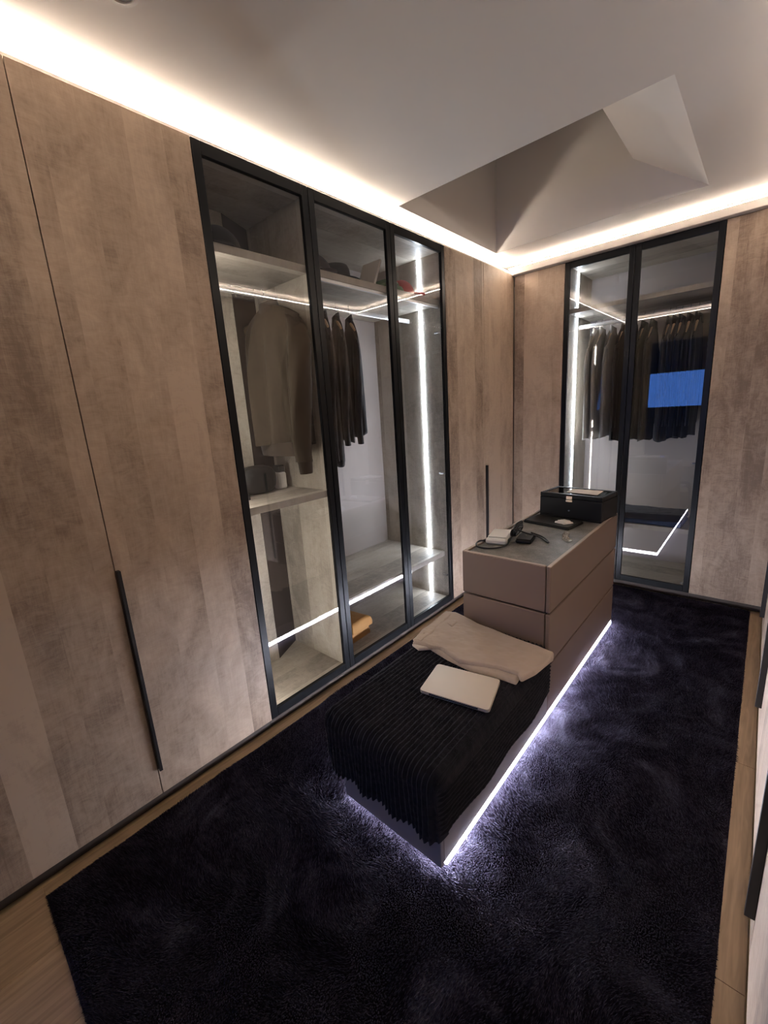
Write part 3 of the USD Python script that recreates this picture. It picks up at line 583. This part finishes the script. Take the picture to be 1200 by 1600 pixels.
obj('pocket_lining', pillow([(0.554, -2.273), (0.586, -2.243), (0.638, -2.254), (0.6, -2.288)], zt_ + .004, .014, .005, .008, .003, 65), M_pantsin, pa, smooth=60)
for q in ((0.526, -2.05), (0.556, -2.20)): obj('belt_loop', bx(q[0], q[0] + .009, q[1], q[1] + .011, zt_ + .034, zt_ + .039, .002), M_pants, pa)
lap = thing('laptop', 'closed pale silver laptop with rounded corners on the black throw', 'laptop', (.845, -2.33, zt_))
cor = np.array([(0.741, -2.342), (1.009, -2.285), (1.059, -2.477), (0.783, -2.533)])
def slab(poly, z0, z1, rad, ch=.0015):
    P = Polygon(poly).buffer(-rad).buffer(rad, quad_segs=8)
    v = []
    r0 = np.array(P.exterior.segmentize(.03).coords)[:-1]; c = r0.mean(0); n = len(r0)
    for z, k in ((z0, ch), (z0 + ch, 0), (z1 - ch, 0), (z1, ch)):
        d = r0 - c; v.append(np.c_[c + d * (1 - k / np.linalg.norm(d, axis=1, keepdims=True)), np.full(n, z)])
    return closed_rings(np.vstack(v), 4, n)
obj('base', slab(cor, zt_ + .002, zt_ + .0095, .014), M_laptop, lap, smooth=30)
obj('lid', slab(cor, zt_ + .0102, zt_ + .0165, .014), M_laptop, lap, smooth=30)
obj('hinge', tube([tuple(np.r_[cor[3] * .85 + cor[2] * .15, zt_ + .0100]), tuple(np.r_[cor[3] * .15 + cor[2] * .85, zt_ + .0100])], .0035, 8), M_rubber, lap)

# ------------------------------------------------------------------ things on the island
zi = .8045
a_ = math.atan2(-.045, .385)
wb = thing('watch_box', 'black leather watch box with a glass lid and metal latch', 'box', (.865, -.93, zi), None, math.degrees(a_), local=True)
hw, hd, hh = .192, .118, .155
obj('body', cat(bx(-hw, hw, -hd, hd, .0, .012, .002), bx(-hw, hw, -hd, -hd + .012, .0121, hh - .028, .002), bx(-hw, hw, hd - .012, hd, .0121, hh - .028, .002), bx(-hw, -hw + .012, -hd + .0121, hd - .0121, .0121, hh - .028, .002), bx(hw - .012, hw, -hd + .0121, hd - .0121, .0121, hh - .028, .002)), M_boxblack, wb)
ld = obj('lid', cat(bx(-hw, hw, -hd, -hd + .024, hh - .026, hh, .003), bx(-hw, hw, hd - .024, hd, hh - .026, hh, .003), bx(-hw, -hw + .024, -hd + .0241, hd - .0241, hh - .026, hh, .003), bx(hw - .024, hw, -hd + .0241, hd - .0241, hh - .026, hh, .003)), M_boxblack, wb)
obj('pane', bx(-hw + .022, hw - .022, -hd + .022, hd - .022, hh - .006, hh - .003), M_boxglass, ld)
obj('cushion_tray', bx(-hw + .014, hw - .014, -hd + .014, hd - .014, .013, hh - .045, .003), plain('grey_suede', (.07, .065, .06), .9), wb)
obj('latch', cat(bx(-.020, .016, -hd - .004, -hd - .0005, hh - .030, hh - .010, .001), bx(-.022, .018, -hd - .005, -hd - .0005, hh - .046, hh - .033, .001)), M_brass, wb, label='small metal latch')
kb = lathe([(.0005, 0), (.006, 0), (.006, .004), (.004, .009), (.0005, .010)], 14); kb.apply_transform(trimesh.transformations.rotation_matrix(math.pi / 2, [1, 0, 0])); kb.apply_translation((0, -hd - .0005, .055)); obj('knob', kb, M_chrome, wb, smooth=40)
pp = thing('paper', 'pale sheet of paper on the glass lid of the watch box', 'paper', (.89, -.90, zi + hh))
obj('sheet', pillow([(.815, -.87), (.99, -.872), (.99, -1.0), (.815, -.975)], zi + hh + .0008, .0025, .02, .004, .0008, 3), M_paper, pp)
pd = thing('leather_pad', 'flat black leather folder under the front of the watch box', 'folder', (.76, -1.15, zi))
pz = [(.585, -1.225), (.935, -1.30), (.968, -1.105), (.66, -1.03)]
pz = [(.640, -1.235), (.932, -1.295), (.955, -1.105), (.655, -1.072)]
obj('cover', slab(pz, zi + .0005, zi + .009, .008), M_leather, pd, smooth=30); obj('flap', slab([tuple(np.array(p) * .97 + np.array([.79, -1.17]) * .03) for p in pz], zi + .0092, zi + .016, .008), M_leather, pd, smooth=30)
ts = thing('tissue', 'small folded cream napkin on the black leather folder', 'napkin', (.86, -1.21, zi + .016))
obj('fold', pillow([(.832, -1.215), (.868, -1.178), (.918, -1.192), (.885, -1.235)], zi + .0165, .010, .004, .008, .006, 7, 40), M_paper, ts, smooth=60)
obj('fold', pillow([(.845, -1.208), (.870, -1.183), (.905, -1.195), (.878, -1.222)], zi + .0265, .006, .004, .008, .004, 8, 40), M_paper, ts, smooth=60)
pc_ = thing('plastic_wrapper', 'scrap of clear plastic wrapper on the stone top near its right edge', 'wrapper', (.95, -1.42, zi))
wv = pillow([(.935, -1.37), (.955, -1.355), (.962, -1.40), (.985, -1.46), (1.01, -1.485), (1.0, -1.51), (.965, -1.475), (.945, -1.42)], zi + .0005, .012, .004, .006, .012, 12, 60); obj('film', wv, M_plastic, pc_)
ch = thing('power_adapter', 'white square power adapter on the stone top', 'charger', (.68, -1.63, zi), None, 14, local=True)
obj('body', bx(-.055, .055, -.10, .09, .0, .030, .008), M_white, ch); obj('lid', bx(-.050, .050, -.07, .085, .0302, .036, .004), M_white, ch); obj('socket', bx(.0545, .0565, -.06, -.03, .010, .022, .001), M_rubber, ch)
wl = thing('card_case', 'small black leather case beside the power adapter', 'case', (.80, -1.57, zi), None, 12, local=True)
obj('body', bx(-.038, .042, -.075, .075, .0, .020, .006), M_leather, wl); obj('flap', bx(-.036, .040, -.072, .02, .0205, .0245, .003), M_leather, wl); obj('stud', lathe([(.0005, .0245), (.005, .0245), (.004, .028), (.0005, .029)], 12), M_chrome, wl)
cb = thing('cable', 'thin black cable coiled over the case and looped around the white adapter', 'cable', (.72, -1.64, zi))
pts = [(.662, -1.80, zi + .014), (.628, -1.785, zi + .006), (.618, -1.735, zi + .02)]
path = [(.632, -1.725, zi + .012), (.617, -1.762, zi + .012), (.632, -1.800, zi + .005), (.690, -1.812, zi + .004), (.745, -1.775, zi + .006), (.762, -1.710, zi + .010), (.752, -1.655, zi + .022)]
for k in range(4):
    r = .038 + .006 * k
    for q in np.linspace(0, 2 * math.pi, 9)[:-1]:
        path.append((.768 + .012 * math.cos(q) - .004 * k, -1.585 + r * 1.5 * math.sin(q - .6), zi + .050 + r * .62 * math.cos(q - .6) + .004 * k))
path += [(.80, -1.56, zi + .035), (.845, -1.535, zi + .020), (.885, -1.545, zi + .010), (.925, -1.575, zi + .006), (.905, -1.545, zi + .008), (.86, -1.51, zi + .014), (.81, -1.525, zi + .031)]
obj('cord', tube(smoothpts(path, 260), .0042, 7), M_rubber, cb, smooth=60)
obj('plug', tube([path[0], tuple(np.array(path[0]) + np.array([.010, .018, .002]))], .006, 8), M_rubber, cb)

# ------------------------------------------------------------------ rug
def rug_mesh():
    x0, x1, y0, y1 = .052, 1.757, -3.688, -.012
    xs = np.linspace(x0, x1, 110); ys = np.linspace(y0, y1, 236)
    X, Y = np.meshgrid(xs, ys, indexing='ij'); e = np.minimum(np.minimum(X - x0, x1 - X), np.minimum(Y - y0, y1 - Y)); k = np.clip(e / .018, 0, 1)
    Z = np.maximum(.002 + .009 * np.sqrt(1 - (1 - k) ** 2), .002)
    return np.stack([X, Y, Z], -1).reshape(-1, 3), grid_faces(len(xs), len(ys))
def pile_mesh():
    x0, x1, y0, y1 = .054, 1.755, -3.686, -.014; sp = .0052
    rs_ = np.random.RandomState(1)
    X, Y = np.meshgrid(np.arange(x0, x1, sp), np.arange(y0, y1, sp), indexing='ij'); X = X.ravel(); Y = Y.ravel()
    X = np.clip(X + (rs_.rand(len(X)) - .5) * sp * .9, x0, x1); Y = np.clip(Y + (rs_.rand(len(Y)) - .5) * sp * .9, y0, y1)
    under = (X > IX0 + .025) & (X < IX1 - .025) & (Y > IYF + .04) & (Y < IY1 - .025); X, Y = X[~under], Y[~under]; n = len(X)
    q = np.stack([X, Y, X * 0], -1)
    # the lay of the pile: smooth swirls with a few brushed streaks
    ang = 2 * math.pi * 1.6 * meshkit.fbm(q * 2.6, 4, 21) + .5 * (rs_.rand(n) - .5)
    st = np.abs(meshkit.fbm(q * 3.1 + 5, 4, 33) - .5); lean = .0045 + .006 * np.clip(1 - st / .035, 0, 1) + .004 * rs_.rand(n)
    h = .0125 + .006 * (meshkit.fbm(q * 22, 3, 5) - .5) + .0055 * (rs_.rand(n) - .5)
    e = np.minimum(np.minimum(X - x0, x1 - X), np.minimum(Y - y0, y1 - Y)); k = np.clip(e / .012, .25, 1); h = h * k; zb_ = .004 + .006 * k
    a0 = rs_.rand(n) * 6.28; R0 = .0030
    tip = np.c_[X + lean * np.cos(ang), Y + lean * np.sin(ang), zb_ + h]; V = [tip]
    for j in range(3): V.append(np.c_[X + R0 * np.cos(a0 + j * 2.094), Y + R0 * np.sin(a0 + j * 2.094), zb_])
    V = np.stack(V, 1).reshape(-1, 3); i = np.arange(n) * 4
    return V, np.vstack([np.c_[i, i + 1, i + 2], np.c_[i, i + 2, i + 3], np.c_[i, i + 3, i + 1]])
rg = thing('rug', 'dark navy-black plush rug covering the middle of the floor', 'rug', (.9, -1.85, 0))
obj('base_cloth', rug_mesh(), M_rug, rg, smooth=True)
obj('pile', pile_mesh(), M_rug, rg, kind='stuff')
obj('backing', bx(.056, 1.753, -3.684, -.016, .0006, .0018), M_gap, rg)
